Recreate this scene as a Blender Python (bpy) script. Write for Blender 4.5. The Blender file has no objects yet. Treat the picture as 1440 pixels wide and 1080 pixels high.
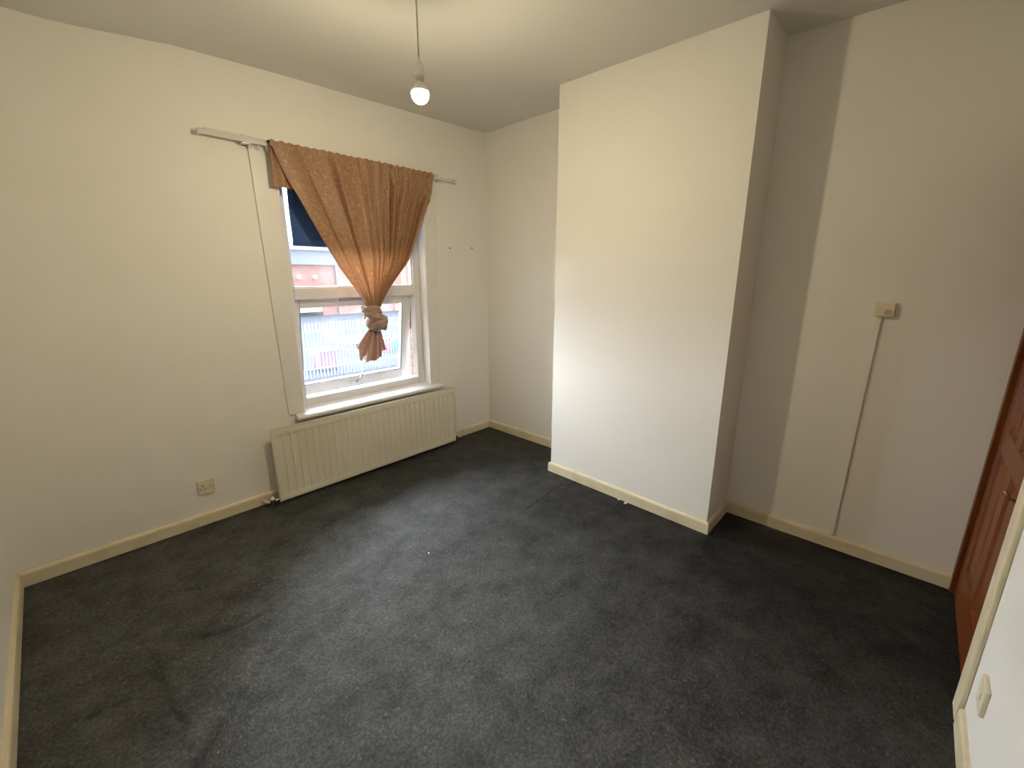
import bpy, bmesh, math, random
from mathutils import Vector, Matrix, noise
random.seed(7)
C = bpy.context.scene.collection
S = bpy.context.scene

# ------------------------------------------------------------------ camera
YAW, PITCH, ROLL, FPX = 0.8191, -0.2452, 0.0015, 601.6
fw = Vector((math.cos(PITCH)*math.sin(YAW), math.cos(PITCH)*math.cos(YAW), math.sin(PITCH)))
rt = Vector((math.cos(YAW), -math.sin(YAW), 0)); up = rt.cross(fw)
r2 = rt*math.cos(ROLL)+up*math.sin(ROLL); u2 = -rt*math.sin(ROLL)+up*math.cos(ROLL)
cam = bpy.data.cameras.new('camera'); co = bpy.data.objects.new('camera', cam); C.objects.link(co)
cam.sensor_fit = 'HORIZONTAL'; cam.sensor_width = 36; cam.lens = FPX/1440*36
cam.shift_x = -4.2/1440; cam.shift_y = -2.85/1440
cam.clip_start = 0.02; cam.clip_end = 400
M = Matrix((r2, u2, -fw)).transposed().to_4x4(); M.translation = (-2.8419, -3.0126, 1.5)
co.matrix_world = M
S.camera = co

# ------------------------------------------------------------------ world: bright overcast sky
w = bpy.data.worlds.new('sky'); S.world = w; w.use_nodes = True
nt = w.node_tree; nt.nodes.clear()
wo = nt.nodes.new('ShaderNodeOutputWorld'); bg = nt.nodes.new('ShaderNodeBackground')
bg.inputs['Color'].default_value = (0.80, 0.90, 1.0, 1)
bg.inputs['Strength'].default_value = 5.0
nt.links.new(bg.outputs[0], wo.inputs[0])
# added sun lamp beyond the yard, very wide, brightening the room through the window
sl = bpy.data.lights.new('daylight_fill', 'SUN'); sl.energy = 108; sl.angle = math.radians(155); sl.color = (0.90, 0.95, 1.0)
so = bpy.data.objects.new('daylight_fill', sl); C.objects.link(so)
SD = Vector((.22, 1.0, .66)).normalized()          # towards the added lamp
so.rotation_euler = SD.to_track_quat('Z', 'Y').to_euler(); so.location = (0, 10, 12)
S.view_settings.view_transform = 'Standard'; S.view_settings.look = 'None'
S.view_settings.gamma = 1; S.view_settings.use_curve_mapping = False
S.view_settings.exposure = 0.0
BULB_EMIT = 870.0
BULB_COL = (1.0, 0.83, 0.545, 1)

# ------------------------------------------------------------------ materials
def mat(name, col, rough=0.6, **k):
    m = bpy.data.materials.new(name); m.use_nodes = True
    n = m.node_tree.nodes; L = m.node_tree.links; b = n['Principled BSDF']
    b.inputs['Base Color'].default_value = (*col, 1); b.inputs['Roughness'].default_value = rough
    b.inputs['Metallic'].default_value = k.get('metal', 0)
    b.inputs['Specular IOR Level'].default_value = k.get('spec', 0.4)
    if 'noise' in k:                       # colour variation: (scale, second colour, lo, hi)
        sc, c2, lo, hi = k['noise']
        tc = n.new('ShaderNodeTexCoord'); nz = n.new('ShaderNodeTexNoise'); nz.inputs['Scale'].default_value = sc
        nz.inputs['Detail'].default_value = k.get('detail', 5)
        mp = n.new('ShaderNodeMapping'); mp.inputs['Scale'].default_value = k.get('stretch', (1, 1, 1))
        L.new(tc.outputs['Object'], mp.inputs[0]); L.new(mp.outputs[0], nz.inputs['Vector'])
        cr = n.new('ShaderNodeValToRGB'); cr.color_ramp.elements[0].position = lo; cr.color_ramp.elements[1].position = hi
        cr.color_ramp.elements[0].color = (*col, 1); cr.color_ramp.elements[1].color = (*c2, 1)
        L.new(nz.outputs['Fac'], cr.inputs[0]); L.new(cr.outputs[0], b.inputs['Base Color'])
    if 'bump' in k:                        # (scale, strength, distance)
        sc, st, di = k['bump']
        tc = n.new('ShaderNodeTexCoord'); nz = n.new('ShaderNodeTexNoise'); nz.inputs['Scale'].default_value = sc
        nz.inputs['Detail'].default_value = 4
        L.new(tc.outputs['Object'], nz.inputs['Vector'])
        bp = n.new('ShaderNodeBump'); bp.inputs['Strength'].default_value = st; bp.inputs['Distance'].default_value = di
        L.new(nz.outputs['Fac'], bp.inputs['Height']); L.new(bp.outputs[0], b.inputs['Normal'])
    return m

M_wall = mat('wall_paint', (0.85, 0.83, 0.785), 0.55, noise=(1.3, (0.82, 0.80, 0.75), .35, .7), bump=(28, .22, .004), spec=.35)
M_ceil = mat('ceiling_paint', (0.74, 0.735, 0.69), 0.75, noise=(0.9, (0.70, 0.695, 0.65), .3, .7), bump=(14, .25, .006), spec=.2)
M_base = mat('cream_gloss_paint', (0.72, 0.64, 0.46), 0.38, noise=(7, (0.60, 0.50, 0.34), .45, .8), bump=(22, .3, .004))
M_trim = mat('white_trim_paint', (0.80, 0.785, 0.75), 0.4, noise=(5, (0.74, 0.72, 0.68), .4, .8), bump=(16, .15, .003))
M_pvc = mat('white_upvc', (0.78, 0.78, 0.79), 0.35, noise=(6, (0.73, 0.73, 0.74), .4, .8))
M_rad = mat('radiator_enamel', (0.76, 0.72, 0.60), 0.35, noise=(3, (0.70, 0.65, 0.52), .4, .8))
M_plast = mat('cream_plastic', (0.76, 0.70, 0.54), 0.35, noise=(30, (0.70, 0.63, 0.46), .4, .8))
M_dark = mat('dark_slot', (0.03, 0.025, 0.02), 0.6)
M_brass = mat('brass', (0.26, 0.19, 0.08), 0.45, metal=1)
M_chrome = mat('chrome', (0.7, 0.7, 0.68), 0.22, metal=1)
M_wood = mat('mahogany_stain', (0.17, 0.045, 0.010), 0.38, spec=.22, noise=(7, (0.10, 0.024, 0.006), .35, .7), stretch=(9, 9, .7), bump=(45, .1, .002))
M_track = mat('white_track', (0.66, 0.65, 0.63), 0.35, noise=(9, (0.58, 0.57, 0.55), .4, .8))
M_navy = mat('navy_cloth', (0.055, 0.115, 0.29), 0.9, spec=.1, noise=(3, (0.065, 0.13, 0.32), .35, .7), bump=(120, .2, .002))
M_rubber = mat('gasket', (0.05, 0.05, 0.06), 0.5)
M_chip = mat('plaster_chip', (0.8, 0.78, 0.72), 0.8)

def carpet():
    m = bpy.data.materials.new('charcoal_carpet'); m.use_nodes = True
    n = m.node_tree.nodes; L = m.node_tree.links; b = n['Principled BSDF']
    b.inputs['Roughness'].default_value = 0.5; b.inputs['Specular IOR Level'].default_value = 0.42
    b.inputs['Sheen Weight'].default_value = 0.0; b.inputs['Sheen Roughness'].default_value = 0.5
    tc = n.new('ShaderNodeTexCoord')
    def nz(s, d, r=.5):
        x = n.new('ShaderNodeTexNoise'); x.inputs['Scale'].default_value = s; x.inputs['Detail'].default_value = d
        x.inputs['Roughness'].default_value = r; L.new(tc.outputs['Object'], x.inputs['Vector']); return x
    def ramp(src, a, ca, bb, cb):
        r = n.new('ShaderNodeValToRGB'); r.color_ramp.elements[0].position = a; r.color_ramp.elements[1].position = bb
        r.color_ramp.elements[0].color = (*ca, 1); r.color_ramp.elements[1].color = (*cb, 1); L.new(src, r.inputs[0]); return r
    big = nz(6.5, 8, .68); fine = nz(85, 5, .8); fleck = nz(60, 3, .7)
    c1 = ramp(big.outputs['Fac'], .34, (0.0135, 0.0148, 0.0150), .68, (0.034, 0.0375, 0.0395))
    c2 = ramp(fine.outputs['Fac'], .40, (.15, .15, .15), .62, (2.0, 2.0, 2.0))
    mx = n.new('ShaderNodeMix'); mx.data_type = 'RGBA'; mx.blend_type = 'MULTIPLY'; mx.inputs[0].default_value = 1
    L.new(c1.outputs[0], mx.inputs[6]); L.new(c2.outputs[0], mx.inputs[7])
    c3 = ramp(fleck.outputs['Fac'], .60, (0, 0, 0), .74, (.085, .085, .083))
    ad = n.new('ShaderNodeMix'); ad.data_type = 'RGBA'; ad.blend_type = 'ADD'; ad.inputs[0].default_value = 1
    L.new(mx.outputs[2], ad.inputs[6]); L.new(c3.outputs[0], ad.inputs[7])
    at = n.new('ShaderNodeAttribute'); at.attribute_name = 'wear_and_light'
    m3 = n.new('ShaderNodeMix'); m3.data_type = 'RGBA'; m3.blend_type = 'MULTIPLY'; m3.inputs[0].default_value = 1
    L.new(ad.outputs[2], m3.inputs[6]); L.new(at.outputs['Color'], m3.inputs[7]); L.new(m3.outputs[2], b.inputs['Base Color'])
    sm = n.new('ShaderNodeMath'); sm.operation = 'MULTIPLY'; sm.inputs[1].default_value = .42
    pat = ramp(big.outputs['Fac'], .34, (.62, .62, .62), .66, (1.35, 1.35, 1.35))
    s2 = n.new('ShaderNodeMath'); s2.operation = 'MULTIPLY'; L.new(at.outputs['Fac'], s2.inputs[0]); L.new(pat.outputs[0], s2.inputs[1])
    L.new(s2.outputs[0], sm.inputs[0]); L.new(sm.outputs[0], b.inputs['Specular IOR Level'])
    mm = n.new('ShaderNodeMath'); mm.operation = 'MULTIPLY_ADD'; mm.inputs[1].default_value = 0.9
    L.new(big.outputs['Fac'], mm.inputs[0]); L.new(fine.outputs['Fac'], mm.inputs[2])
    bp = n.new('ShaderNodeBump'); bp.inputs['Strength'].default_value = .55; bp.inputs['Distance'].default_value = .012
    L.new(mm.outputs[0], bp.inputs['Height']); L.new(bp.outputs[0], b.inputs['Normal'])
    return m
M_carpet = carpet()

def glass(name, glare_haze):
    m = bpy.data.materials.new(name); m.use_nodes = True
    n = m.node_tree.nodes; L = m.node_tree.links; n.clear()
    o = n.new('ShaderNodeOutputMaterial'); t = n.new('ShaderNodeBsdfTransparent'); g = n.new('ShaderNodeBsdfGlossy')
    g.inputs['Roughness'].default_value = 0.02; f = n.new('ShaderNodeFresnel'); f.inputs[0].default_value = 1.45
    tr = n.new('ShaderNodeBsdfTranslucent'); tr.inputs[0].default_value = (.9, .93, 1, 1)
    a = n.new('ShaderNodeMixShader'); a.inputs[0].default_value = glare_haze  # glare haze put into the glass as a faint translucent veil
    L.new(t.outputs[0], a.inputs[1]); L.new(tr.outputs[0], a.inputs[2])
    c = n.new('ShaderNodeMixShader'); L.new(f.outputs[0], c.inputs[0]); L.new(a.outputs[0], c.inputs[1]); L.new(g.outputs[0], c.inputs[2])
    L.new(c.outputs[0], o.inputs[0]); return m
M_glass = glass('window_glass_with_glare', .009)

def cloth(name, col, col2, tcol, tw, spark):
    m = bpy.data.materials.new(name); m.use_nodes = True
    n = m.node_tree.nodes; L = m.node_tree.links; b = n['Principled BSDF']; o = n['Material Output']
    b.inputs['Roughness'].default_value = .5; b.inputs['Sheen Weight'].default_value = .3
    tc = n.new('ShaderNodeTexCoord'); nz = n.new('ShaderNodeTexNoise'); nz.inputs['Scale'].default_value = 60; nz.inputs['Detail'].default_value = 4
    L.new(tc.outputs['Object'], nz.inputs['Vector'])
    cr = n.new('ShaderNodeValToRGB'); e = cr.color_ramp.elements
    e[0].position = .38; e[0].color = (*col, 1); e[1].position = .62; e[1].color = (*col2, 1)
    if spark:
        k = e.new(.72); k.color = (min(1, col2[0]*1.6), min(1, col2[1]*1.65), min(1, col2[2]*1.65), 1)
    L.new(nz.outputs['Fac'], cr.inputs[0]); L.new(cr.outputs[0], b.inputs['Base Color'])
    bp = n.new('ShaderNodeBump'); bp.inputs['Strength'].default_value = .35; bp.inputs['Distance'].default_value = .003
    L.new(nz.outputs['Fac'], bp.inputs['Height']); L.new(bp.outputs[0], b.inputs['Normal'])
    t = n.new('ShaderNodeBsdfTranslucent'); t.inputs[0].default_value = (*tcol, 1)
    mx = n.new('ShaderNodeMixShader'); mx.inputs[0].default_value = tw
    L.new(b.outputs[0], mx.inputs[1]); L.new(t.outputs[0], mx.inputs[2]); L.new(mx.outputs[0], o.inputs[0])
    return m
M_curt = cloth('bronze_jacquard', (.27, .145, .072), (.36, .20, .105), (.80, .34, .14), .055, True)
M_back = cloth('curtain_reverse', (.30, .195, .155), (.37, .25, .20), (.80, .40, .26), .022, False)

# outside materials
M_brickA = mat('red_brick_wall', (0.33, 0.095, 0.07), .9, noise=(1.3, (0.40, 0.17, 0.13), .35, .7))
def brickwall():
    m = bpy.data.materials.new('far_brickwork'); m.use_nodes = True
    n = m.node_tree.nodes; L = m.node_tree.links; b = n['Principled BSDF']; b.inputs['Roughness'].default_value = .9
    tc = n.new('ShaderNodeTexCoord'); mp = n.new('ShaderNodeMapping'); mp.inputs['Rotation'].default_value = (math.pi/2, 0, 0)
    L.new(tc.outputs['Object'], mp.inputs[0])
    br = n.new('ShaderNodeTexBrick'); br.inputs['Scale'].default_value = 2.2
    br.inputs['Color1'].default_value = (.30, .10, .08, 1); br.inputs['Color2'].default_value = (.36, .14, .11, 1); br.inputs['Mortar'].default_value = (.34, .22, .19, 1)
    br.inputs['Mortar Size'].default_value = .012; L.new(mp.outputs[0], br.inputs['Vector'])
    nz = n.new('ShaderNodeTexNoise'); nz.inputs['Scale'].default_value = .35; L.new(tc.outputs['Object'], nz.inputs['Vector'])
    mx = n.new('ShaderNodeMix'); mx.data_type = 'RGBA'; mx.inputs[7].default_value = (.35, .25, .21, 1)
    cr = n.new('ShaderNodeValToRGB'); cr.color_ramp.elements[0].position = .42; cr.color_ramp.elements[1].position = .62
    cr.color_ramp.elements[1].color = (.7, .7, .7, 1)
    L.new(nz.outputs['Fac'], cr.inputs[0]); L.new(cr.outputs[0], mx.inputs[0])
    L.new(br.outputs[0], mx.inputs[6]); L.new(mx.outputs[2], b.inputs['Base Color']); return m
M_farbrick = brickwall()
M_clad = mat('grey_cladding', (0.17, 0.19, 0.23), .6, noise=(.5, (0.20, 0.22, 0.26), .35, .7))
M_galv = mat('galvanised_steel', (0.23, 0.26, 0.32), .7, spec=.1, noise=(8, (0.27, 0.30, 0.36), .35, .7))
M_tarm = mat('yard_tarmac', (0.022, 0.026, 0.036), 1, noise=(.7, (0.03, 0.034, 0.043), .35, .7), spec=0)
M_pave = mat('pavement', (0.026, 0.028, 0.032), 1, noise=(1.5, (0.022, 0.024, 0.028), .35, .7), spec=0)
M_shut = mat('shutter_steel', (0.42, 0.47, 0.48), .5, noise=(1, (0.38, 0.43, 0.45), .35, .7))
M_bin = mat('purple_bin', (0.26, 0.12, 0.27), .5, noise=(3, (0.32, 0.15, 0.30), .35, .7))
M_lid = mat('pale_blue_lid', (0.33, 0.46, 0.53), .5)
M_red = mat('red_crate', (0.55, 0.08, 0.12), .5)
M_cyan = mat('cyan_barrel', (0.03, 0.45, 0.62), .4)
M_white = mat('white_fibreglass', (0.62, 0.66, 0.66), .5)
M_lamp = mat('white_lamp_body', (0.8, 0.8, 0.8), .4)
M_maroon = mat('maroon_ledge', (0.20, 0.07, 0.06), .6)
M_pipe = mat('grey_pipe', (0.22, 0.20, 0.30), .6)
M_cyan_dark = mat('dark_wheel', (0.03, 0.03, 0.035), .7)

# ------------------------------------------------------------------ helpers
def obj(name, bm, m, parent=None, smooth=False, loc=None, bevel=0, kind=None):
    me = bpy.data.meshes.new(name)
    bmesh.ops.recalc_face_normals(bm, faces=bm.faces)
    bm.to_mesh(me); bm.free(); me.materials.append(m)
    o = bpy.data.objects.new(name, me); C.objects.link(o)
    if parent: o.parent = parent
    if loc: o.location = loc
    if smooth: 
        for p in me.polygons: p.use_smooth = True
    if bevel:
        b = o.modifiers.new('bevel', 'BEVEL'); b.width = bevel; b.segments = 2; b.limit_method = 'ANGLE'
    if kind: o['kind'] = kind
    return o
def tag(o, label, cat, group=None, kind=None):
    if label: o['label'] = label
    if cat: o['category'] = cat
    if group: o['group'] = group
    if kind: o['kind'] = kind
    return o
def empty(name, loc=(0, 0, 0)):
    o = bpy.data.objects.new(name, None); C.objects.link(o); o.location = loc; o.empty_display_size = .05
    return o
def box(bm, a, b, rot=None):
    x0, y0, z0 = a; x1, y1, z1 = b
    v = [bm.verts.new((x, y, z)) for x in (x0, x1) for y in (y0, y1) for z in (z0, z1)]
    for f in ((0, 1, 3, 2), (4, 6, 7, 5), (0, 4, 5, 1), (2, 3, 7, 6), (0, 2, 6, 4), (1, 5, 7, 3)):
        bm.faces.new([v[i] for i in f])
    if rot: bmesh.ops.transform(bm, matrix=rot, verts=v)
    return v
def bxo(name, a, b, m, parent=None, bevel=0, **k):
    bm = bmesh.new(); box(bm, a, b); return obj(name, bm, m, parent, bevel=bevel, **k)
def prism(bm, pts, z0, z1):
    lo = [bm.verts.new((x, y, z0)) for x, y in pts]; hi = [bm.verts.new((x, y, z1)) for x, y in pts]
    bm.faces.new(lo[::-1]); bm.faces.new(hi); n = len(pts)
    for i in range(n): bm.faces.new((lo[i], lo[(i+1) % n], hi[(i+1) % n], hi[i]))
def lathe(bm, prof, c=(0, 0, 0), n=24, axis='z'):
    rings = []
    for r, z in prof:
        ring = []
        for k in range(n):
            a = 2*math.pi*k/n; x, y = r*math.cos(a), r*math.sin(a)
            p = {'z': (x, y, z), 'y': (x, z, y), 'x': (z, x, y)}[axis]
            ring.append(bm.verts.new((c[0]+p[0], c[1]+p[1], c[2]+p[2])))
        rings.append(ring)
    for a, b in zip(rings, rings[1:]):
        for k in range(n): bm.faces.new((a[k], a[(k+1) % n], b[(k+1) % n], b[k]))
    bm.faces.new(rings[0][::-1]); bm.faces.new(rings[-1])
def tube(bm, pts, rad, n=10, flat=1.0, cap=True, wob=0):
    pts = [Vector(p) for p in pts]; rings = []
    ref = Vector((0, 1, 0.01))
    for i, p in enumerate(pts):
        t = (pts[min(i+1, len(pts)-1)]-pts[max(i-1, 0)]).normalized()
        s = t.cross(ref).normalized() if abs(t.dot(ref)) < .99 else t.cross(Vector((1, 0, 0))).normalized()
        q = t.cross(s); r = rad[i] if isinstance(rad, (list, tuple)) else rad
        rings.append([bm.verts.new(p+(s*math.cos(2*math.pi*k/n)*r*(1+wob*math.sin(5*2*math.pi*k/n+i*.15))+q*math.sin(2*math.pi*k/n)*r*flat*(1+wob*math.sin(5*2*math.pi*k/n+i*.15)))) for k in range(n)])
    for a, b in zip(rings, rings[1:]):
        for k in range(n): bm.faces.new((a[k], a[(k+1) % n], b[(k+1) % n], b[k]))
    if cap: bm.faces.new(rings[0][::-1]); bm.faces.new(rings[-1])
def interp(tab, t):
    if t <= tab[0][0]: return tab[0][1]
    for (a, va), (b, vb) in zip(tab, tab[1:]):
        if t <= b: return va+(vb-va)*(t-a)/(b-a)
    return tab[-1][1]
def grid(bm, nu, nv, f):
    g = [[bm.verts.new(f(i/(nu-1), j/(nv-1))) for j in range(nv)] for i in range(nu)]
    for i in range(nu-1):
        for j in range(nv-1): bm.faces.new((g[i][j], g[i+1][j], g[i+1][j+1], g[i][j+1]))
    return g

# ------------------------------------------------------------------ room shell
XL, YD = -3.195, -3.352
CH = dict(x1=-.3727, y1=-1.0929, x2=-.4007, y2=-2.2978); AX = -.052
def struct(name, bm, m, **k): return obj(name, bm, m, kind='structure', **k)
# floor
CREASE = [((-2.811, -.942), (-2.790, -1.332)), ((-2.790, -1.332), (-2.789, -1.66)), ((-2.703, -1.496), (-2.564, -1.370)), ((-2.564, -1.370), (-2.404, -1.244)),
          ((-2.647, -1.018), (-2.529, -1.055)), ((-2.529, -1.055), (-2.396, -1.064)), ((-3.006, -1.137), (-2.933, -1.141)), ((-2.66, -.595), (-2.58, -.667)), ((-.483, -1.298), (-.938, -1.336)), ((-2.789, -1.60), (-2.703, -1.496))]
def seg(px, py, a, b):
    ax, ay = a; bx, by = b; dx, dy = bx-ax, by-ay
    t = max(0, min(1, ((px-ax)*dx+(py-ay)*dy)/(dx*dx+dy*dy)))
    return math.hypot(px-ax-t*dx, py-ay-t*dy)
def pile(x, y):
    z = .0022*noise.noise(Vector((x*4.5, y*4.5, 0)))+.0016*noise.noise(Vector((x*14, y*14, 5)))
    for a, b in CREASE:
        if abs(x-(a[0]+b[0])/2) < .35 and abs(y-(a[1]+b[1])/2) < .35:
            d = seg(x+.006*noise.noise(Vector((x*12, y*12, 1))), y, a, b); z -= .0075*math.exp(-(d/.010)**2)*(.55+.6*noise.noise(Vector((x*25, y*25, 9))))
    return z-.002
bm = bmesh.new()
gf = grid(bm, 300, 300, lambda u, v: (-3.5+3.8*u, .1-3.8*v, pile(-3.5+3.8*u, .1-3.8*v)))
rf_ = bmesh.ops.extrude_edge_only(bm, edges=[e for e in bm.edges if e.is_boundary])
nv_ = [g_ for g_ in rf_['geom'] if isinstance(g_, bmesh.types.BMVert)]
for v in nv_: v.co.z = -.3
bm.faces.new([v for v in sorted(nv_, key=lambda v: math.atan2(v.co.y+1.8, v.co.x+1.6))])
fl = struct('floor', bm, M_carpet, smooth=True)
ca = fl.data.color_attributes.new('wear_and_light', 'FLOAT_COLOR', 'POINT')
for i, v in enumerate(fl.data.vertices):          # colour darkened along the creases, flattened darker strip by the hearth seam
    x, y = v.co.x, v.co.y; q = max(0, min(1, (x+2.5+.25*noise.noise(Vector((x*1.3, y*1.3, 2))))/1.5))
    k = 1.55-.68*q*q*(3-2*q)      # light painted into the carpet colour: brighter left, darker towards the chimney
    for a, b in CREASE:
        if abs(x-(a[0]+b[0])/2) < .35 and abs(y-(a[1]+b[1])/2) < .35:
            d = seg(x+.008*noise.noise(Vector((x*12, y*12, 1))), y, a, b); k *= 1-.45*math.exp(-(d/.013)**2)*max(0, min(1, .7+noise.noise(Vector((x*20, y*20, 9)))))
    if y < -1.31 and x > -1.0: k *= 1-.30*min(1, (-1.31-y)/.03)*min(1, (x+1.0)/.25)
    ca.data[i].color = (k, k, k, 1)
# ceiling, out of level as in the photograph
tab = [(-3.3, 2.575), (-2.603, 2.587), (-2.193, 2.635), (-1.872, 2.648), (-1.646, 2.655), (-1.294, 2.661), (-.6, 2.678), (0, 2.694), (.3, 2.70)]
def H(x, y):
    base = 2.7124+.0413*x+.016*y
    k = max(0, min(1, 1+y/1.0)); k = k*k*(3-2*k)
    return base+(interp(tab, x)-base)*k if y <= 0 else interp(tab, x)
bm = bmesh.new()
g = grid(bm, 36, 36, lambda u, v: (-3.5+3.8*u, .2-3.9*v, H(-3.5+3.8*u, .2-3.9*v)))
r = bmesh.ops.extrude_face_region(bm, geom=bm.faces[:])
for v in r['geom']:
    if isinstance(v, bmesh.types.BMVert): v.co.z = 3.0
struct('ceiling', bm, M_ceil, smooth=False)
# window wall with opening x -1.765..-.70, z .53..2.2
OX0, OX1, OZ0, OZ1 = -1.775, -.702, .535, 2.20
bm = bmesh.new()
box(bm, (-3.5, 0, -.3), (OX0, .35, 2.9)); box(bm, (OX1, 0, -.3), (.3, .35, 2.9))
box(bm, (OX0, 0, -.3), (OX1, .35, OZ0)); box(bm, (OX0, 0, OZ1), (OX1, .35, 2.9))
wall_window = struct('wall_window', bm, M_wall)
bm = bmesh.new(); prism(bm, [(XL, 0), (XL-.3, 0), (XL-.3, -3.6), (XL+.02, -3.6), (XL+.02, YD)], 0, 2.9); struct('wall_left', bm, M_wall)
bm = bmesh.new(); prism(bm, [(0, 0), (.3, 0), (.3, -3.6), (AX, -3.6), (AX, -2.2), (0, -2.2)], 0, 2.9); struct('wall_right', bm, M_wall)
bm = bmesh.new(); prism(bm, [(CH['x1'], CH['y1']), (0, CH['y1']), (0, -2.2), (AX, -2.2), (AX, CH['y2']), (CH['x2'], CH['y2'])], 0, 2.9)
struct('wall_chimney_breast', bm, M_wall)
DX0, DX1, DZ = -.868, -.056, 1.98                      # doorway
bm = bmesh.new()
box(bm, (XL, YD-.25, 0), (DX0, YD, 2.9)); box(bm, (DX0, YD-.25, DZ), (AX, YD, 2.9)); box(bm, (DX0, YD-.25, 0), (AX, YD-.12, DZ))
struct('wall_door', bm, M_wall)

# skirting boards: moulded profile swept along a mitred path
BH, BT = .076, .016
PROF = [(0, 0), (BT, 0), (BT, BH*.80), (BT*.86, BH*.90), (BT*.55, BH*.97), (0, BH)]
def skirting(name, path, seed=0):
    """path: wall-face points, room on the left-hand side of travel"""
    P = [Vector((x, y)) for x, y in path]; n = len(P); D = [(P[i+1]-P[i]).normalized() for i in range(n-1)]
    N = [Vector((-d.y, d.x)) for d in D]; pts = []; nn = []
    for i in range(n):
        if i == 0: m = N[0]
        elif i == n-1: m = N[-1]
        else: m = (N[i-1]+N[i]); m = m/ (m.dot(N[i]))
        if i:
            L = (P[i]-P[i-1]).length; k = max(1, int(L/.12))
            for q in range(1, k): pts.append(P[i-1].lerp(P[i], q/k)); nn.append(N[i-1])
        pts.append(P[i]); nn.append(m)
    bm = bmesh.new(); rings = []
    for p, m in zip(pts, nn):
        ring = []
        for t, z in PROF:
            dz = (noise.noise(Vector((p.x*3+seed, p.y*3, 0)))*.003 if z > .03 else 0)
            q = p+m*t; ring.append(bm.verts.new((q.x, q.y, z+dz)))
        rings.append(ring)
    k = len(PROF)
    for a, b in zip(rings, rings[1:]):
        for i in range(k): bm.faces.new((a[i], a[(i+1) % k], b[(i+1) % k], b[i]))
    bm.faces.new(rings[0][::-1]); bm.faces.new(rings[-1])
    return struct(name, bm, M_base)
skirting('baseboard_left', [(XL, -.0), (XL+.02, YD)][::1])
skirting('baseboard_window', [(0-.016, 0), (XL+.016, 0)])
skirting('baseboard_right', [(0, CH['y1']+.016), (0, 0)])
skirting('baseboard_chimney_breast', [(AX-.016, CH['y2']), (CH['x2'], CH['y2']), (CH['x1'], CH['y1']), (-.016, CH['y1'])])
skirting('baseboard_alcove', [(AX, YD), (AX, CH['y2']-.016)])
skirting('baseboard_door', [(XL+.036, YD), (-.972, YD)])

# ------------------------------------------------------------------ window trims, sill
def trim_board(name, pts, y0=-.011, y1=0, m=M_trim):
    bm = bmesh.new()
    a = [bm.verts.new((x, y1, z)) for x, z in pts]; b = [bm.verts.new((x, y0, z)) for x, z in pts]
    bm.faces.new(a); bm.faces.new(b[::-1]); n = len(pts)
    for i in range(n): bm.faces.new((a[i], a[(i+1) % n], b[(i+1) % n], b[i]))
    return obj(name, bm, m, kind='structure', bevel=.003)
trim_board('trim_1', [(-1.872, .575), (-1.766, .575), (-1.757, 2.233), (-1.903, 2.233)])
trim_board('trim_2', [(-.705, .575), (-.603, .575), (-.565, 2.233), (-.694, 2.233)])
trim_board('trim_3', [(-1.756, 2.13), (-.695, 2.13), (-.695, 2.232), (-1.756, 2.232)])

win = empty('window_1', (0, 0, 0)); win['kind'] = 'structure'
# sill board with rounded nose
bm = bmesh.new()
prof = [(.078, .590), (-.052, .565), (-.060, .560), (-.063, .551), (-.060, .540), (-.050, .536), (.0, .536), (.078, .536)]
for (xa, xb, pf) in ((-1.83, -.600, prof),):
    A = [bm.verts.new((xa, y, z)) for y, z in pf]; B = [bm.verts.new((xb, y, z)) for y, z in pf]
    bm.faces.new(A); bm.faces.new(B[::-1]); n = len(pf)
    for i in range(n): bm.faces.new((A[i], A[(i+1) % n], B[(i+1) % n], B[i]))
sill = obj('sill', bm, M_pvc, win, bevel=.001)
sill.data.transform(Matrix.Identity(4))
FX0, FX1, FZ0, FZ1 = -1.774, -.704, .585, 2.198
IX0, IX1 = -1.712, -.768
def framebar(bm, a, b): box(bm, a, b)
bm = bmesh.new()
box(bm, (FX0, .078, FZ0), (IX0, .14, FZ1)); box(bm, (IX1, .078, FZ0), (FX1, .14, FZ1))
box(bm, (IX0, .078, FZ0), (IX1, .14, .642)); box(bm, (IX0, .078, 2.135), (IX1, .14, FZ1))
obj('frame', bm, M_pvc, win, bevel=.004)
bxo('transom', (IX0, .074, 1.334), (IX1, .14, 1.411), M_pvc, win, bevel=.005)
# glazing bead + upper pane
bm = bmesh.new()
for a, b in (((IX0, .092, 1.411), (IX0+.010, .12, 2.135)), ((IX1-.010, .092, 1.411), (IX1, .12, 2.135)), ((IX0, .092, 1.411), (IX1, .12, 1.421)), ((IX0, .092, 2.125), (IX1, .12, 2.135))): box(bm, a, b)
obj('glazing_bead', bm, M_pvc, win)
bxo('pane', (IX0, .108, 1.415), (IX1, .112, 2.13), M_glass, win)
# outward opening lower sash, hinged at the top
TH = math.radians(8.2)
sash = empty('sash', (0, .130, 1.350)); sash.parent = win; sash.rotation_euler = (TH, 0, 0)
bm = bmesh.new(); SX0, SX1, SB = -1.742, -.772, -.732
box(bm, (SX0, -.012, SB), (SX0+.072, .035, 0)); box(bm, (SX1-.080, -.012, SB), (SX1, .035, 0))
box(bm, (SX0+.072, -.012, -.077), (SX1-.080, .035, 0)); box(bm, (SX0+.072, -.012, SB), (SX1-.080, .035, SB+.085))
obj('sash_frame', bm, M_pvc, sash, bevel=.004)
bm = bmesh.new()
for a, b in (((SX0+.072, -.013, SB+.083), (SX1-.080, .0, SB+.087)), ((SX1-.083, -.013, SB+.085), (SX1-.079, .0, -.077)), ((SX0+.071, -.013, SB+.085), (SX0+.074, .0, -.077))): box(bm, a, b)
obj('gasket', bm, M_rubber, sash)
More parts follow.
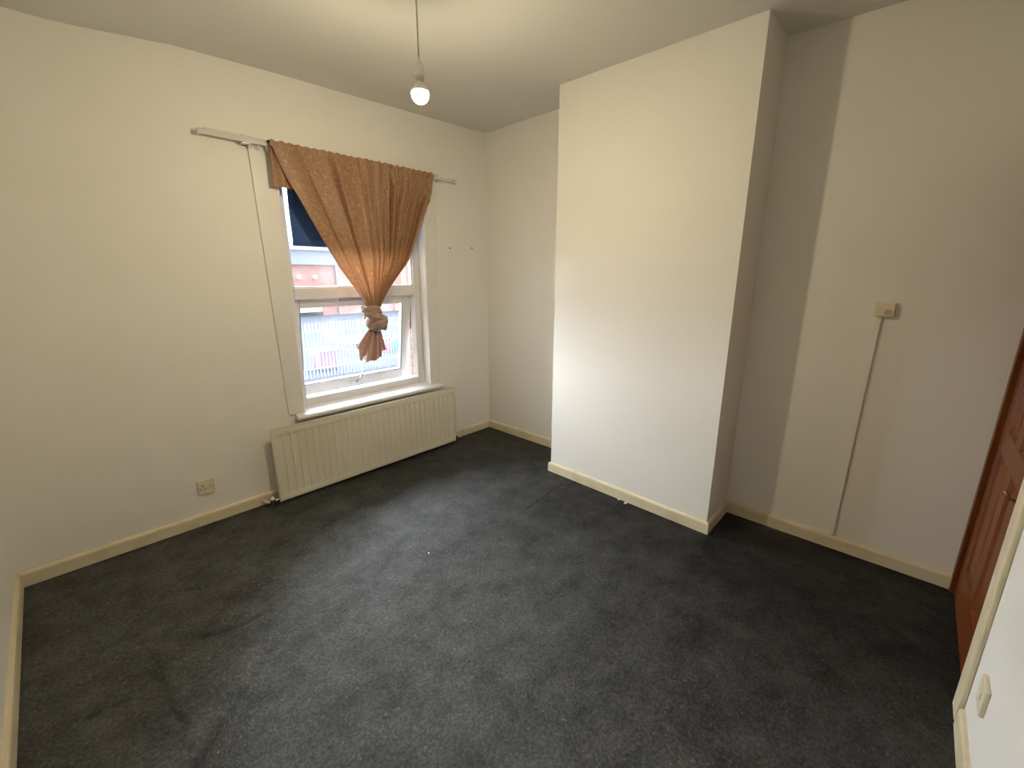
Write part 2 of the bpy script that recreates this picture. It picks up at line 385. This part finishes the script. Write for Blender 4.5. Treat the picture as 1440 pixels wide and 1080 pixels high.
bxo('sash_pane', (SX0+.07, .008, SB+.083), (SX1-.078, .012, -.075), M_glass, sash)
bm = bmesh.new()      # espag handle: base plate and raised lever
box(bm, (-1.315, -.022, SB+.028), (-1.225, -.012, SB+.052)); 
obj('handle_plate', bm, M_pvc, sash, bevel=.003)
bm = bmesh.new(); tube(bm, [(-1.262, -.02, SB+.04), (-1.262, -.042, SB+.042), (-1.25, -.05, SB+.07), (-1.222, -.052, SB+.145)], [.010, .010, .008, .006], 10)
h = obj('handle', bm, M_chrome, sash, smooth=True); h['label'] = 'metal lever handle'
# vent slot under the transom
bm = bmesh.new(); box(bm, (-1.41, .062, 1.314), (-1.05, .080, 1.332)); obj('vent_strip', bm, M_galv, win, bevel=.001)
# casement stay at the right edge
bm = bmesh.new(); tube(bm, [(-.764, .145, 1.30), (-.766, .16, 1.05)], .006, 8); obj('friction_stay', bm, M_rubber, win)
# outer cill
bxo('outer_cill', (OX0, .14, .575), (OX1, .42, .612), M_pvc, win, bevel=.003)
# brick reveals seen past the open sash
M_bk = mat('old_brick', (0.085, 0.04, 0.027), .95, noise=(14, (0.10, 0.075, 0.065), .35, .7), spec=.1, bump=(40, .5, .004))
M_mort = mat('old_mortar', (0.10, 0.085, 0.075), .95, spec=.1)
for xa, xb in ((OX0, OX0+.003), (OX1-.003, OX1)): bxo('mortar_bed', (xa, .141, .612), (xb, .35, OZ1), M_mort, wall_window)
bkme = None
for side in (0, 1):
    for k in range(21):
        z0 = .613+k*.075
        if bkme is None:
            bm = bmesh.new(); box(bm, (0, 0, 0), (.006, .098, .065)); o = obj('brick', bm, M_bk, wall_window, bevel=0); bkme = o.data
        else:
            o = bpy.data.objects.new('brick', bkme); C.objects.link(o); o.parent = wall_window
        o.location = ((OX1-.006) if side else OX0, .145, z0)
        o2 = bpy.data.objects.new('brick', bkme); C.objects.link(o2); o2.parent = wall_window
        o2.location = ((OX1-.006) if side else OX0, .252, z0)

# navy blackout cloth fixed behind the curtain
bm = bmesh.new()
grid(bm, 24, 16, lambda u, v: (-1.686+.90*u+.001*math.sin(v*9), .066+.003*math.sin(u*14+v*2), 2.128-.443*v-.006*u))
nv = obj('blackout_sheet', bm, M_navy, None, smooth=True); s = nv.modifiers.new('s', 'SOLIDIFY'); s.thickness = .002
tag(nv, 'dark navy blackout cloth over the upper window pane', 'blackout cloth')

# ------------------------------------------------------------------ curtain track
tr = empty('curtain_track', (-1.27, 0, 2.24)); tag(tr, 'slim white metal curtain track above the window', 'curtain track')
def ss(a, b, t):
    t = max(0, min(1, (t-a)/(b-a))); return t*t*(3-2*t)
def rel(o, root): o.location = Vector(o.location)-root.location
def part(name, bm, m, root, **k):
    o = obj(name, bm, m, root, **k); o.matrix_parent_inverse = Matrix.Translation(-Vector(root.location)); return o
bm = bmesh.new(); box(bm, (-2.146, -.050, 2.232), (-.395, -.038, 2.254)); part('rail', bm, M_track, tr, bevel=.003)
bm = bmesh.new(); box(bm, (-2.118, -.036, 2.246), (-1.60, -.026, 2.270)); part('rear_rail', bm, M_track, tr, bevel=.003)
bm = bmesh.new(); box(bm, (-.422, -.056, 2.226), (-.385, -.032, 2.258)); part('end_stop', bm, M_track, tr, bevel=.004)
bm = bmesh.new(); box(bm, (-2.150, -.055, 2.228), (-2.128, -.034, 2.258)); part('end_stop', bm, M_track, tr, bevel=.004)
for x in (-1.925, -1.25, -.56):
    bm = bmesh.new(); box(bm, (x-.02, -.056, 2.222), (x+.02, .0, 2.232)); box(bm, (x-.015, -.024, 2.222), (x+.015, 0, 2.275)); part('bracket', bm, M_chrome, tr, bevel=.002)
for x in (-1.90, -1.855, -1.815):
    bm = bmesh.new(); tube(bm, [(x, -.044, 2.232), (x, -.044, 2.216), (x+.006, -.044, 2.208)], .004, 8); part('glider', bm, M_track, tr, smooth=True)

# ------------------------------------------------------------------ curtain
cur = empty('curtain', (-1.21, -.09, 1.2)); tag(cur, 'bronze brown curtain gathered and tied into a knot over the window', 'curtain')
LE = [(1.28, -1.296), (1.319, -1.306), (1.424, -1.375), (1.557, -1.464), (1.717, -1.553), (1.879, -1.637), (1.992, -1.694), (2.04, -1.722), (2.13, -1.762), (2.262, -1.806)]
RE = [(1.27, -1.195), (1.30, -1.185), (1.434, -1.068), (1.61, -.915), (1.849, -.783), (2.001, -.712), (2.05, -.688), (2.12, -.655), (2.262, -.640)]
LE.sort(); RE.sort()
ZT, ZN = 2.262, 1.275
def warp(u):   # folds: broad on the left, tight gathers on the right
    return 4.2*u+15*max(0, u-.50)**1.25
def curt(u, v):
    z = ZT-(ZT-ZN)*v
    xl, xr = interp(LE, z), interp(RE, z)
    x = xl+(xr-xl)*u
    w = warp(u+.02*math.sin(v*5))
    gath = min(1, v*3)
    a = (.007+.006*ss(.45, .75, u))+(.010+.012*ss(.45, .8, u))*gath*(1-.25*v)
    prof = math.sin(2*math.pi*w)
    prof = .75*prof+.45*math.sin(2*math.pi*w*2.3+1.7)*v+.25*math.sin(2*math.pi*w*.5+.6)
    deep = 0
    for cu, wd, dp in ((.30, .016, .045), (.665, .012, .045), (.71, .008, .035), (.93, .010, .035), (.47, .010, .014), (.80, .008, .02), (.13, .012, .016)):
        deep += dp*math.exp(-((u-cu-.02*v)/wd)**2)*min(1, v*6+.15)
    edge = math.sin(math.pi*u)**.5 if 0 < u < 1 else 0
    bulge = .045*v*v*edge
    y = -.083-a*prof*.8+deep-bulge-.012*edge
    y += .006*noise.noise(Vector((x*9, z*6, 3)))
    if v < .05:
        y += (.05-v)*.3*0
        z += .0035*math.sin(u*150)+.003*noise.noise(Vector((u*60, 0, 0)))
    return (x, y, z)
bm = bmesh.new(); grid(bm, 300, 90, curt)
o = part('drape', bm, M_curt, cur, smooth=True)
# rod pocket rolled over the track
def pocket(u, v):
    a = -math.pi*.15+math.pi*1.15*v
    x = -1.806+1.166*u; z = 2.240+.026*math.sin(a)
    y = -.058-.030*math.cos(a)-.004*math.sin(u*140)*(.4+.6*u)
    return (x, y, z+.002*noise.noise(Vector((u*50, v, 0))))
bm = bmesh.new(); grid(bm, 260, 10, pocket); part('heading', bm, M_curt, cur, smooth=True)
# hanging side folds at both top corners
bm = bmesh.new()
grid(bm, 14, 20, lambda u, v: (-1.806-.004*v+(.115*u)*(.55+.45*v)+.0*v, -.070+.008*math.sin(u*9)+.004*v, 2.250-.236*v-.004*u))
part('side_fold', bm, M_curt, cur, smooth=True)
bm = bmesh.new()
grid(bm, 14, 20, lambda u, v: (-.642-.034*v-.09*u, -.068+.007*math.sin(u*9), 2.250-(.205+.045*u)*v))
part('side_fold', bm, M_curt, cur, smooth=True)
# knot: a lumpy core with cloth loops wound over it
kn = part('knot', (lambda b: (bmesh.ops.create_uvsphere(b, u_segments=40, v_segments=28, radius=1), b)[1])(bmesh.new()), M_back, cur, smooth=True)
for v in kn.data.vertices:
    p = v.co.copy(); a = math.atan2(p.y, p.x)
    rr = 1+.07*math.sin(3*a+7*p.z)+.05*noise.noise(p*2.5)
    v.co = Vector((-1.240+p.x*.074*rr, -.112+p.y*.062*rr, 1.168+p.z*.078*rr))
def loop(c, rx, ry, tilt, yaw, r, flat, n=48, a0=0, a1=2*math.pi, wob=.10):
    R = Matrix.Rotation(yaw, 3, 'Z') @ Matrix.Rotation(tilt, 3, 'Y')
    pts = []; rad = []
    for k in range(n+1):
        a = a0+(a1-a0)*k/n
        p = R @ Vector((math.cos(a)*rx, math.sin(a)*ry, .006*math.sin(3*a)))
        pts.append(Vector(c)+p); rad.append(r*(1+.18*math.sin(2.3*a+c[2]*9)))
    bm = bmesh.new(); tube(bm, pts, rad, 20, flat, wob=wob)
    return bm
for c, rx, ry, tilt, r, flat in (((-1.262, -.105, 1.262), .052, .050, .06, .020, 1.0), ((-1.260, -.107, 1.236), .058, .054, -.10, .019, 1.0),
                                 ((-1.238, -.113, 1.186), .068, .062, .62, .026, .8), ((-1.226, -.117, 1.160), .060, .058, -.42, .030, .8), ((-1.220, -.12, 1.135), .044, .046, .25, .026, .8)):
    bm = loop(c, rx, ry, tilt, .15, r, flat)
    part('knot_wrap', bm, M_back, cur, smooth=True)
bm = loop((-1.190, -.155, 1.165), .026, .012, 1.2, .9, .013, .8, 30); part('knot_wrap', bm, M_back, cur, smooth=True)
# tail below the knot
TB = [(0, (-1.415, .992)), (.17, (-1.372, .972)), (.20, (-1.365, .890)), (.30, (-1.350, .878)), (.50, (-1.266, .875)), (.56, (-1.258, .890)), (.77, (-1.205, .894)), (.80, (-1.203, .945)), (1, (-1.160, .967))]
def tail(u, v):
    bx = interp([(a, b[0]) for a, b in TB], u); bz = interp([(a, b[1]) for a, b in TB], u)
    tx = -1.285+.075*u; tz = 1.125
    s = v**.85
    x = tx+(bx-tx)*s; z = tz+(bz-tz)*v
    y = -.105-.030*(1-v)*math.sin(math.pi*u)-(.012+.016*v)*math.sin(2*math.pi*3.6*u+.8)-.008*math.sin(2*math.pi*8*u)*(.3+v)
    return (x, y, z)
bm = bmesh.new(); grid(bm, 120, 40, tail)
o = part('tail', bm, M_back, cur, smooth=True); o['label'] = 'pinkish reverse side of the cloth'

# ------------------------------------------------------------------ radiator
rad = empty('radiator', (-1.27, -.09, .03)); tag(rad, 'cream ribbed panel radiator under the window', 'radiator')
RX0, RX1, RZ0, RZ1, RY = -2.022, -.508, .014, .522, -.094
NF = 30; pitch = (RX1-RX0-.05)/NF
def ss(a, b, t):
    t = max(0, min(1, (t-a)/(b-a))); return t*t*(3-2*t)
def rf(u, v):
    x = RX0+(RX1-RX0)*u; z = RZ0+(RZ1-RZ0)*v
    q = (x-RX0-.025)/pitch
    ins = 0 <= q <= NF
    ph = q-math.floor(q)
    groove = (1-ss(.17, .32, abs(ph-.5)))*-1 if ins else 0     # recessed channel
    win_ = ss(.042, .052, z-RZ0)*ss(.044, .054, RZ1-z)
    y = RY+.012*(-groove)*win_
    # end dimples pressed at the head and foot of each rib
    e = min(u, 1-u)*(RX1-RX0); f = min(v, 1-v)*(RZ1-RZ0)
    d = min(e, f); y += .006*(1-ss(0, .008, d))
    return (x, y, z)
us = NF*12
bm = bmesh.new(); grid(bm, us+1, 90, rf); part('front_panel', bm, M_rad, rad, smooth=True)
bm = bmesh.new(); box(bm, (RX0, RY+.005, RZ0), (RX1, RY+.018, RZ1)); part('back_panel', bm, M_rad, rad, bevel=.004)
bm = bmesh.new(); tube(bm, [(RX0+.004, RY+.006, RZ1), (RX1-.004, RY+.006, RZ1)], .0065, 10); part('top_seam', bm, M_rad, rad, smooth=True)
for x in (RX0+.18, RX1-.18):
    bm = bmesh.new(); box(bm, (x-.015, RY+.018, .10), (x+.015, -.001, .46)); part('bracket', bm, M_rad, rad)
def valve(x, sgn):
    bm = bmesh.new(); lathe(bm, [(.011, -.03), (.014, -.028), (.014, 0), (.017, .002), (.017, .022), (.012, .026), (.012, .034), (.004, .036)], (x, RY+.012, .035), 16)
    tube(bm, [(x, RY+.012, .035), (x+sgn*.05, RY+.012, .035)], .009, 12)
    o = part('valve', bm, M_chrome, rad, smooth=True); o['label'] = 'small metal radiator valve'
    bm = bmesh.new(); tube(bm, [(x, RY+.012, .03), (x-sgn*.02, RY+.03, .028), (x-sgn*.035, -.03, .028), (x-sgn*.036, -.005, .028)], .0075, 10); part('pipe', bm, M_rad, rad, smooth=True)
valve(RX0-.042, 1); 
bm = bmesh.new(); lathe(bm, [(.010, -.025), (.013, -.02), (.013, .012), (.008, .018)], (RX1+.014, RY+.012, .035), 14); part('lockshield_valve', bm, M_dark, rad, smooth=True)

# ------------------------------------------------------------------ wall fittings
soc = empty('wall_socket', (-2.39, 0, .243)); tag(soc, 'single white switched plug socket on the wall left of the radiator', 'plug socket')
bm = bmesh.new(); box(bm, (-.043, -.012, -.046), (.043, 0, .046)); obj('face_plate', bm, M_plast, soc, bevel=.003)
bm = bmesh.new()
for a, b in (((-.020, -.014, .004), (-.014, -.0115, .013)), ((-.031, -.014, -.014), (-.023, -.0115, -.010)), ((-.011, -.014, -.014), (-.003, -.0115, -.010))): box(bm, a, b)
obj('pin_slots', bm, M_dark, soc)
bm = bmesh.new(); box(bm, (.014, -.017, -.008), (.026, -.011, .012)); o = obj('rocker_switch', bm, M_plast, soc, bevel=.002)
bm = bmesh.new(); box(bm, (.0175, -.0178, .007), (.0225, -.0168, .009)); obj('switch_mark', bm, M_dark, soc)
for x in (-.034, .034):
    bm = bmesh.new(); lathe(bm, [(.0028, 0), (.0028, -.0135)], (x, 0, .0), 10, 'y'); obj('screw', bm, M_brass, soc)

phb = empty('junction_box', (AX, -2.889, 1.338)); tag(phb, 'small square cream junction box at the top of the cable trunking', 'junction box')
bm = bmesh.new(); box(bm, (-.026, -.038, -.034), (0, .038, .034)); obj('casing', bm, M_plast, phb, bevel=.004)
bm = bmesh.new(); lathe(bm, [(.015, 0), (.0155, -.026), (.0145, -.0285), (.010, -.0285), (.009, -.0275)], (0, -.014, -.012), 22, 'x')
M_btn = mat('grey_cream_disc', (0.50, 0.45, 0.32), .5); o = obj('round_disc', bm, M_btn, phb, smooth=False)
bm = bmesh.new()
P0, P1 = (AX, -2.872, 1.304), (AX, -2.857, .078)
vs = []
for (y, z) in ((P1[1]+.012, .076), (P1[1]-.012, .076), (P0[1]-.012, 1.306), (P0[1]+.012, 1.306)): vs.append((y, z))
A = [bm.verts.new((AX, y, z)) for y, z in vs]; B = [bm.verts.new((AX-.014, y, z)) for y, z in vs]
bm.faces.new(A); bm.faces.new(B[::-1])
for i in range(4): bm.faces.new((A[i], A[(i+1) % 4], B[(i+1) % 4], B[i]))
o = obj('cable_trunking', bm, M_wall, bevel=.003); tag(o, 'thin painted cable trunking running down the alcove wall', 'cable trunking')

pl = empty('wall_plate', (-1.135, YD, .275)); tag(pl, 'small cream socket plate low on the wall beside the door', 'wall plate')
bm = bmesh.new(); box(bm, (-.043, 0, -.046), (.043, .012, .046)); obj('face_plate', bm, M_plast, pl, bevel=.003)
bm = bmesh.new(); box(bm, (-.012, .011, -.012), (.012, .015, .012)); obj('insert', bm, M_plast, pl, bevel=.002)

for (x, z), lb in zip(((-.44, 1.72), (-.19, 1.731)), ('tiny screw in the wall right of the curtain, the left of two', 'tiny screw in the wall right of the curtain, nearer the corner')):
    bm = bmesh.new(); lathe(bm, [(.0035, .002), (.0045, -.002), (.0075, -.006), (.006, -.0085), (.002, -.009)], (0, 0, 0), 12, 'y')
    o = obj('wall_screw', bm, M_brass, loc=(x, 0, z)); tag(o, lb, 'screw', 'screws in the window wall')

# ------------------------------------------------------------------ door with jamb and architrave
dr = empty('door_1', (0, YD, 0)); dr['kind'] = 'structure'
Wd = -.112; dx0, dx1 = -.862, -.098
DY = -.012
bm = bmesh.new()   # brown jamb on the hinge side and across the head
box(bm, (-.098, -.10, 0), (AX, .006, DZ)); box(bm, (-.862, -.10, DZ-.045), (-.098, .006, DZ))
obj('door_frame', bm, M_wood, dr, bevel=.003)
# leaf: stiles, rails and muntin
D0, D1 = DY-.035, DY
st = .105; mid = (dx0+dx1)/2; rails = [(.0, .19), (.775, .875), (1.84, DZ-.047)]
bm = bmesh.new(); box(bm, (dx0, D0, .004), (dx0+st, D1, DZ-.047)); obj('stile', bm, M_wood, dr, bevel=.002)
bm = bmesh.new(); box(bm, (dx1-st, D0, .004), (dx1, D1, DZ-.047)); obj('stile', bm, M_wood, dr, bevel=.002)
for a, b in rails:
    bm = bmesh.new(); box(bm, (dx0+st, D0, max(a, .004)), (dx1-st, D1, b)); obj('rail', bm, M_wood, dr, bevel=.002)
for a, b in ((.19, .775), (.875, 1.84)):
    bm = bmesh.new(); box(bm, (mid-.045, D0, a), (mid+.045, D1, b)); obj('muntin', bm, M_wood, dr, bevel=.002)
for xa, xb in ((dx0+st, mid-.045), (mid+.045, dx1-st)):
    for za, zb in ((.19, .775), (.875, 1.84)):
        bm = bmesh.new()     # fielded panel: recessed edge rising to a raised field
        def rr(i, y): return [bm.verts.new((x, y, z)) for x, z in ((xa+i, za+i), (xb-i, za+i), (xb-i, zb-i), (xa+i, zb-i))]
        R = [rr(0, D1-.001), rr(.010, D1-.014), rr(.022, D1-.016), rr(.050, D1-.004), rr(.056, D1-.003)]
        for p, q in zip(R, R[1:]):
            for i in range(4): bm.faces.new((p[i], p[(i+1) % 4], q[(i+1) % 4], q[i]))
        bm.faces.new(R[-1]); Bk = rr(0, D0); bm.faces.new(Bk[::-1])
        for i in range(4): bm.faces.new((Bk[i], Bk[(i+1) % 4], R[0][(i+1) % 4], R[0][i]))
        obj('panel', bm, M_wood, dr)
# brass latch: plate, knob and bar
bm = bmesh.new(); box(bm, (-.790, DY, .745), (-.750, DY+.004, .815)); obj('latch_plate', bm, M_brass, dr, bevel=.001)
bm = bmesh.new(); tube(bm, [(-.752, DY+.008, .772), (-.86, DY+.010, .772), (-.880, DY+.018, .772)], .0035, 8)
tube(bm, [(-.768, DY+.004, .772), (-.768, DY+.026, .776), (-.768, DY+.040, .80)], [.005, .005, .006], 10)
o = obj('latch', bm, M_brass, dr, smooth=True); o['label'] = 'brass latch'
# cream architrave on the near side and over the head
def arch(name, a, b, horizontal=False):
    bm = bmesh.new(); box(bm, a, b); return obj(name, bm, M_base, dr, bevel=.005)
arch('architrave', (-.958, 0, 0), (-.866, .016, DZ+.085)); arch('architrave', (-.866, 0, DZ), (AX, .016, DZ+.085))

# ------------------------------------------------------------------ pendant lamp
BX, BY = -1.649, -1.360
zc = H(BX, BY)
lamp = empty('pendant_lamp', (BX, BY, 2.27)); tag(lamp, 'bare light bulb hanging on a white flex from the ceiling', 'ceiling lamp')
bm = bmesh.new(); lathe(bm, [(.038, 0), (.038, -.008), (.030, -.020), (.014, -.030), (.006, -.036)], (0, 0, zc-2.27), 28)
obj('ceiling_rose', bm, M_pvc, lamp, smooth=True)
bm = bmesh.new(); tube(bm, [(0, 0, zc-2.27-.03), (.0015, 0, .25), (0, 0, .06)], .0035, 8); obj('flex', bm, M_track, lamp, smooth=True)
bm = bmesh.new(); lathe(bm, [(.005, .078), (.011, .070), (.0165, .055), (.0175, .030), (.021, .028), (.021, .016), (.0175, .014), (.0175, .0)], (0, 0, 0), 24)
obj('bulb_holder', bm, M_pvc, lamp, smooth=True)
bulb = empty('bulb', (0, 0, 0)); bulb.parent = lamp
bm = bmesh.new(); lathe(bm, [(.0135, .004), (.014, -.004), (.021, -.014), (.0335, -.034), (.0345, -.040)], (0, 0, 0), 28); obj('bulb_base', bm, M_pvc, bulb, smooth=True)
bm = bmesh.new()
pr_ = [(.0345, -.040)]+[(.0355*math.cos(a), -.046-.038*math.sin(a)) for a in [i*math.pi/2/7 for i in range(7)]]+[(.002, -.0841)]
lathe(bm, pr_, (0, 0, 0), 20)
em = bpy.data.materials.new('lit_bulb'); em.use_nodes = True; n = em.node_tree.nodes; n.clear()
oo = n.new('ShaderNodeOutputMaterial'); ee = n.new('ShaderNodeEmission'); ee.inputs[0].default_value = BULB_COL; ee.inputs[1].default_value = BULB_EMIT
em.node_tree.links.new(ee.outputs[0], oo.inputs[0])
obj('bulb_globe', bm, em, bulb, smooth=True)['label'] = 'glowing bulb globe'

# ------------------------------------------------------------------ bits on the carpet
for x, y, r, lb in ((-1.653, -1.248, .008, 'small white speck of plaster on the dark carpet in the middle of the room'),
                    (-.412, -1.72, .012, 'white plaster crumb against the chimney breast skirting'),
                    (-.420, -1.775, .014, 'larger flake of white paint beside the chimney breast skirting')):
    bm = bmesh.new(); bmesh.ops.create_icosphere(bm, subdivisions=1, radius=r)
    for v in bm.verts: v.co.z *= .35; v.co *= random.uniform(.7, 1.2)
    zz = -min(v.co.z for v in bm.verts)
    o = obj('plaster_crumb', bm, M_chip, loc=(x, y, zz-.001)); tag(o, lb, 'crumb', 'plaster crumbs on the carpet')

# ------------------------------------------------------------------ outside: yard behind a palisade fence
G = -3.0
bm = bmesh.new(); box(bm, (-30, 8.5, G-.2), (70, 60, G)); struct('ground', bm, M_tarm)
bm = bmesh.new(); box(bm, (-30, .6, G-.2), (70, 8.5, G-.02)); struct('pavement', bm, M_pave)
fen = empty('palisade_fence', (0, 16.1, G)); tag(fen, 'grey steel palisade fence along the yard outside the window', 'fence')
bm = bmesh.new(); hh = 2.5; wv = .036
pts = [(-wv, .0), (-wv*.45, -.018), (0, 0.0), (wv*.45, -.018), (wv, 0)]
for yy, rev in ((0, 0), (.006, 1)):
    lo = [bm.verts.new((x, y+yy, .04)) for x, y in pts]
    tops = [hh-.10, hh-.03, hh-.06, hh, hh-.10]
    hi = [bm.verts.new((x, y+yy, t)) for (x, y), t in zip(pts, (hh-.10, hh-.02, hh-.07, hh-.02, hh-.10))]
    for i in range(4): bm.faces.new((lo[i], lo[i+1], hi[i+1], hi[i]))
p0 = obj('pale', bm, M_galv, fen); x = -1.0; p0.location = (x, 0, 0)
k = 0
while x < 17.5:
    x += .155; k += 1
    c = p0.copy(); C.objects.link(c); c.location = (x, random.uniform(-.004, .004), 0); c.parent = fen
for z in (.42, 2.05):
    bm = bmesh.new(); box(bm, (-1.1, .008, z), (17.6, .05, z+.035)); obj('rail', bm, M_galv, fen)
for i in range(8):
    bm = bmesh.new(); x = -1.1+2.67*i; box(bm, (x-.05, .06, 0), (x+.05, .11, 2.45)); obj('post', bm, M_galv, fen)

# warehouse
wh = empty('warehouse', (16, 46, G)); tag(wh, 'red brick warehouse with grey cladding band beyond the fence', 'building')
def wp(name, a, b, m, **k):
    bm = bmesh.new(); box(bm, a, b); return part(name, bm, m, wh, **k)
Y0 = 46.5
wp('wall', (-5, Y0, G), (13.9, Y0+8, 2.55), M_farbrick); wp('wall', (18.2, Y0, G), (48, Y0+8, 2.55), M_farbrick)
wp('wall', (13.9, Y0, .15), (18.2, Y0+8, 2.55), M_farbrick)
wp('cladding', (-5, Y0-.25, 2.55), (48, Y0+8, 4.2), M_clad)
wp('roof', (-5, Y0+.5, 4.2), (48, Y0+8, 4.9), M_clad)
wp('gutter', (-5, Y0-.42, 4.05), (48, Y0-.25, 4.25), M_galv)
for x in (6.5, 20.3, 27.5, 34):
    wp('pier', (x-.22, Y0-.18, G), (x+.22, Y0, 2.55), M_farbrick)
wp('downpipe', (20.0-.09, Y0-.32, G), (20.0+.09, Y0-.18, 2.55), M_pipe)
wp('door_ledge', (15.2, Y0-.35, .16), (18.6, Y0, .34), M_maroon)
for i in range(26):
    z1 = .14-i*.13
    if z1-.125 < -2.62: break
    wp('shutter_slat', (13.9, Y0+.12+(i % 2)*.01, z1-.12), (18.2, Y0+.2, z1), M_shut)
wp('opening', (13.9, Y0+3, G), (18.2, Y0+3.1, -2.2), M_cyan_dark)
for x in (14.1, 15.9, 17.6):
    bm = bmesh.new(); lathe(bm, [(.16, 0), (.24, -.08), (.24, -.20), (.12, -.26)], (x, Y0, 1.25), 14, 'y'); part('wall_lamp', bm, M_lamp, wh, smooth=False)

# wheelie bins and goods in the yard
def bin_(x, y, label, w=.62, h=1.0, m=M_bin):
    r = empty('wheeled_bin', (x, y, G)); tag(r, label, 'bin', 'bins behind the fence')
    bm = bmesh.new()
    a = [bm.verts.new(p) for p in ((-w*.42, -.4, .12), (w*.42, -.4, .12), (w*.42, .4, .12), (-w*.42, .4, .12))]
    b = [bm.verts.new(p) for p in ((-w*.5, -.48, h), (w*.5, -.48, h), (w*.5, .48, h), (-w*.5, .48, h))]
    bm.faces.new(a[::-1]); bm.faces.new(b)
    for i in range(4): bm.faces.new((a[i], a[(i+1) % 4], b[(i+1) % 4], b[i]))
    obj('body', bm, m, r, bevel=.03)
    bm = bmesh.new(); box(bm, (-w*.54, -.54, h), (w*.54, .52, h+.07)); obj('lid', bm, M_lid, r, bevel=.03)
    for sx in (-1, 1):
        for sy in (-.3, .3):
            bm = bmesh.new(); lathe(bm, [(.07, -.03), (.08, -.02), (.08, .02), (.07, .03)], (sx*w*.36, sy, .08), 12, 'x'); obj('wheel', bm, M_cyan_dark, r)
bin_(5.75, 17.6, 'purple bin with pale blue lid behind the palisade fence', 1.0, .98)
bin_(4.55, 18.3, 'second purple bin behind the fence at the left edge of the pane', .9, .98)
cr = empty('white_box', (10.45, 24.0, G)); tag(cr, 'white storage box standing in the yard beyond the fence', 'storage box')
bm = bmesh.new(); box(bm, (-.48, -.4, .08), (.48, .4, .48)); obj('body', bm, M_white, cr, bevel=.05)
bm = bmesh.new(); box(bm, (-.52, -.44, .48), (.52, .44, .56)); obj('lid', bm, M_white, cr, bevel=.03)
for sx in (-.34, .34):
    bm = bmesh.new(); box(bm, (sx-.08, -.38, 0), (sx+.08, .38, .08)); obj('skid', bm, M_pipe, cr)
rc = empty('red_crate', (10.25, 20.1, G)); tag(rc, 'red plastic crate stack in the yard right of the curtain knot', 'crate')
for k in range(3):
    bm = bmesh.new(); box(bm, (-.36, -.3, .28*k), (.36, .3, .28*k+.25)); box(bm, (-.39, -.33, .28*k+.22), (.39, .33, .28*k+.27)); obj('tier', bm, M_red, rc, bevel=.01)
cy = empty('cyan_barrel', (11.15, 20.0, G)); tag(cy, 'bright cyan barrel in the yard beside the red crates', 'barrel')
bm = bmesh.new(); lathe(bm, [(.26, 0), (.29, .03), (.29, .27), (.305, .29), (.29, .31), (.29, .6), (.305, .62), (.29, .64), (.28, .82), (.2, .87)], (0, 0, 0), 24); obj('body', bm, M_cyan, cy, smooth=True)
bm = bmesh.new(); lathe(bm, [(.18, .86), (.19, .90), (.17, .92)], (0, 0, 0), 20); obj('lid', bm, M_cyan, cy)
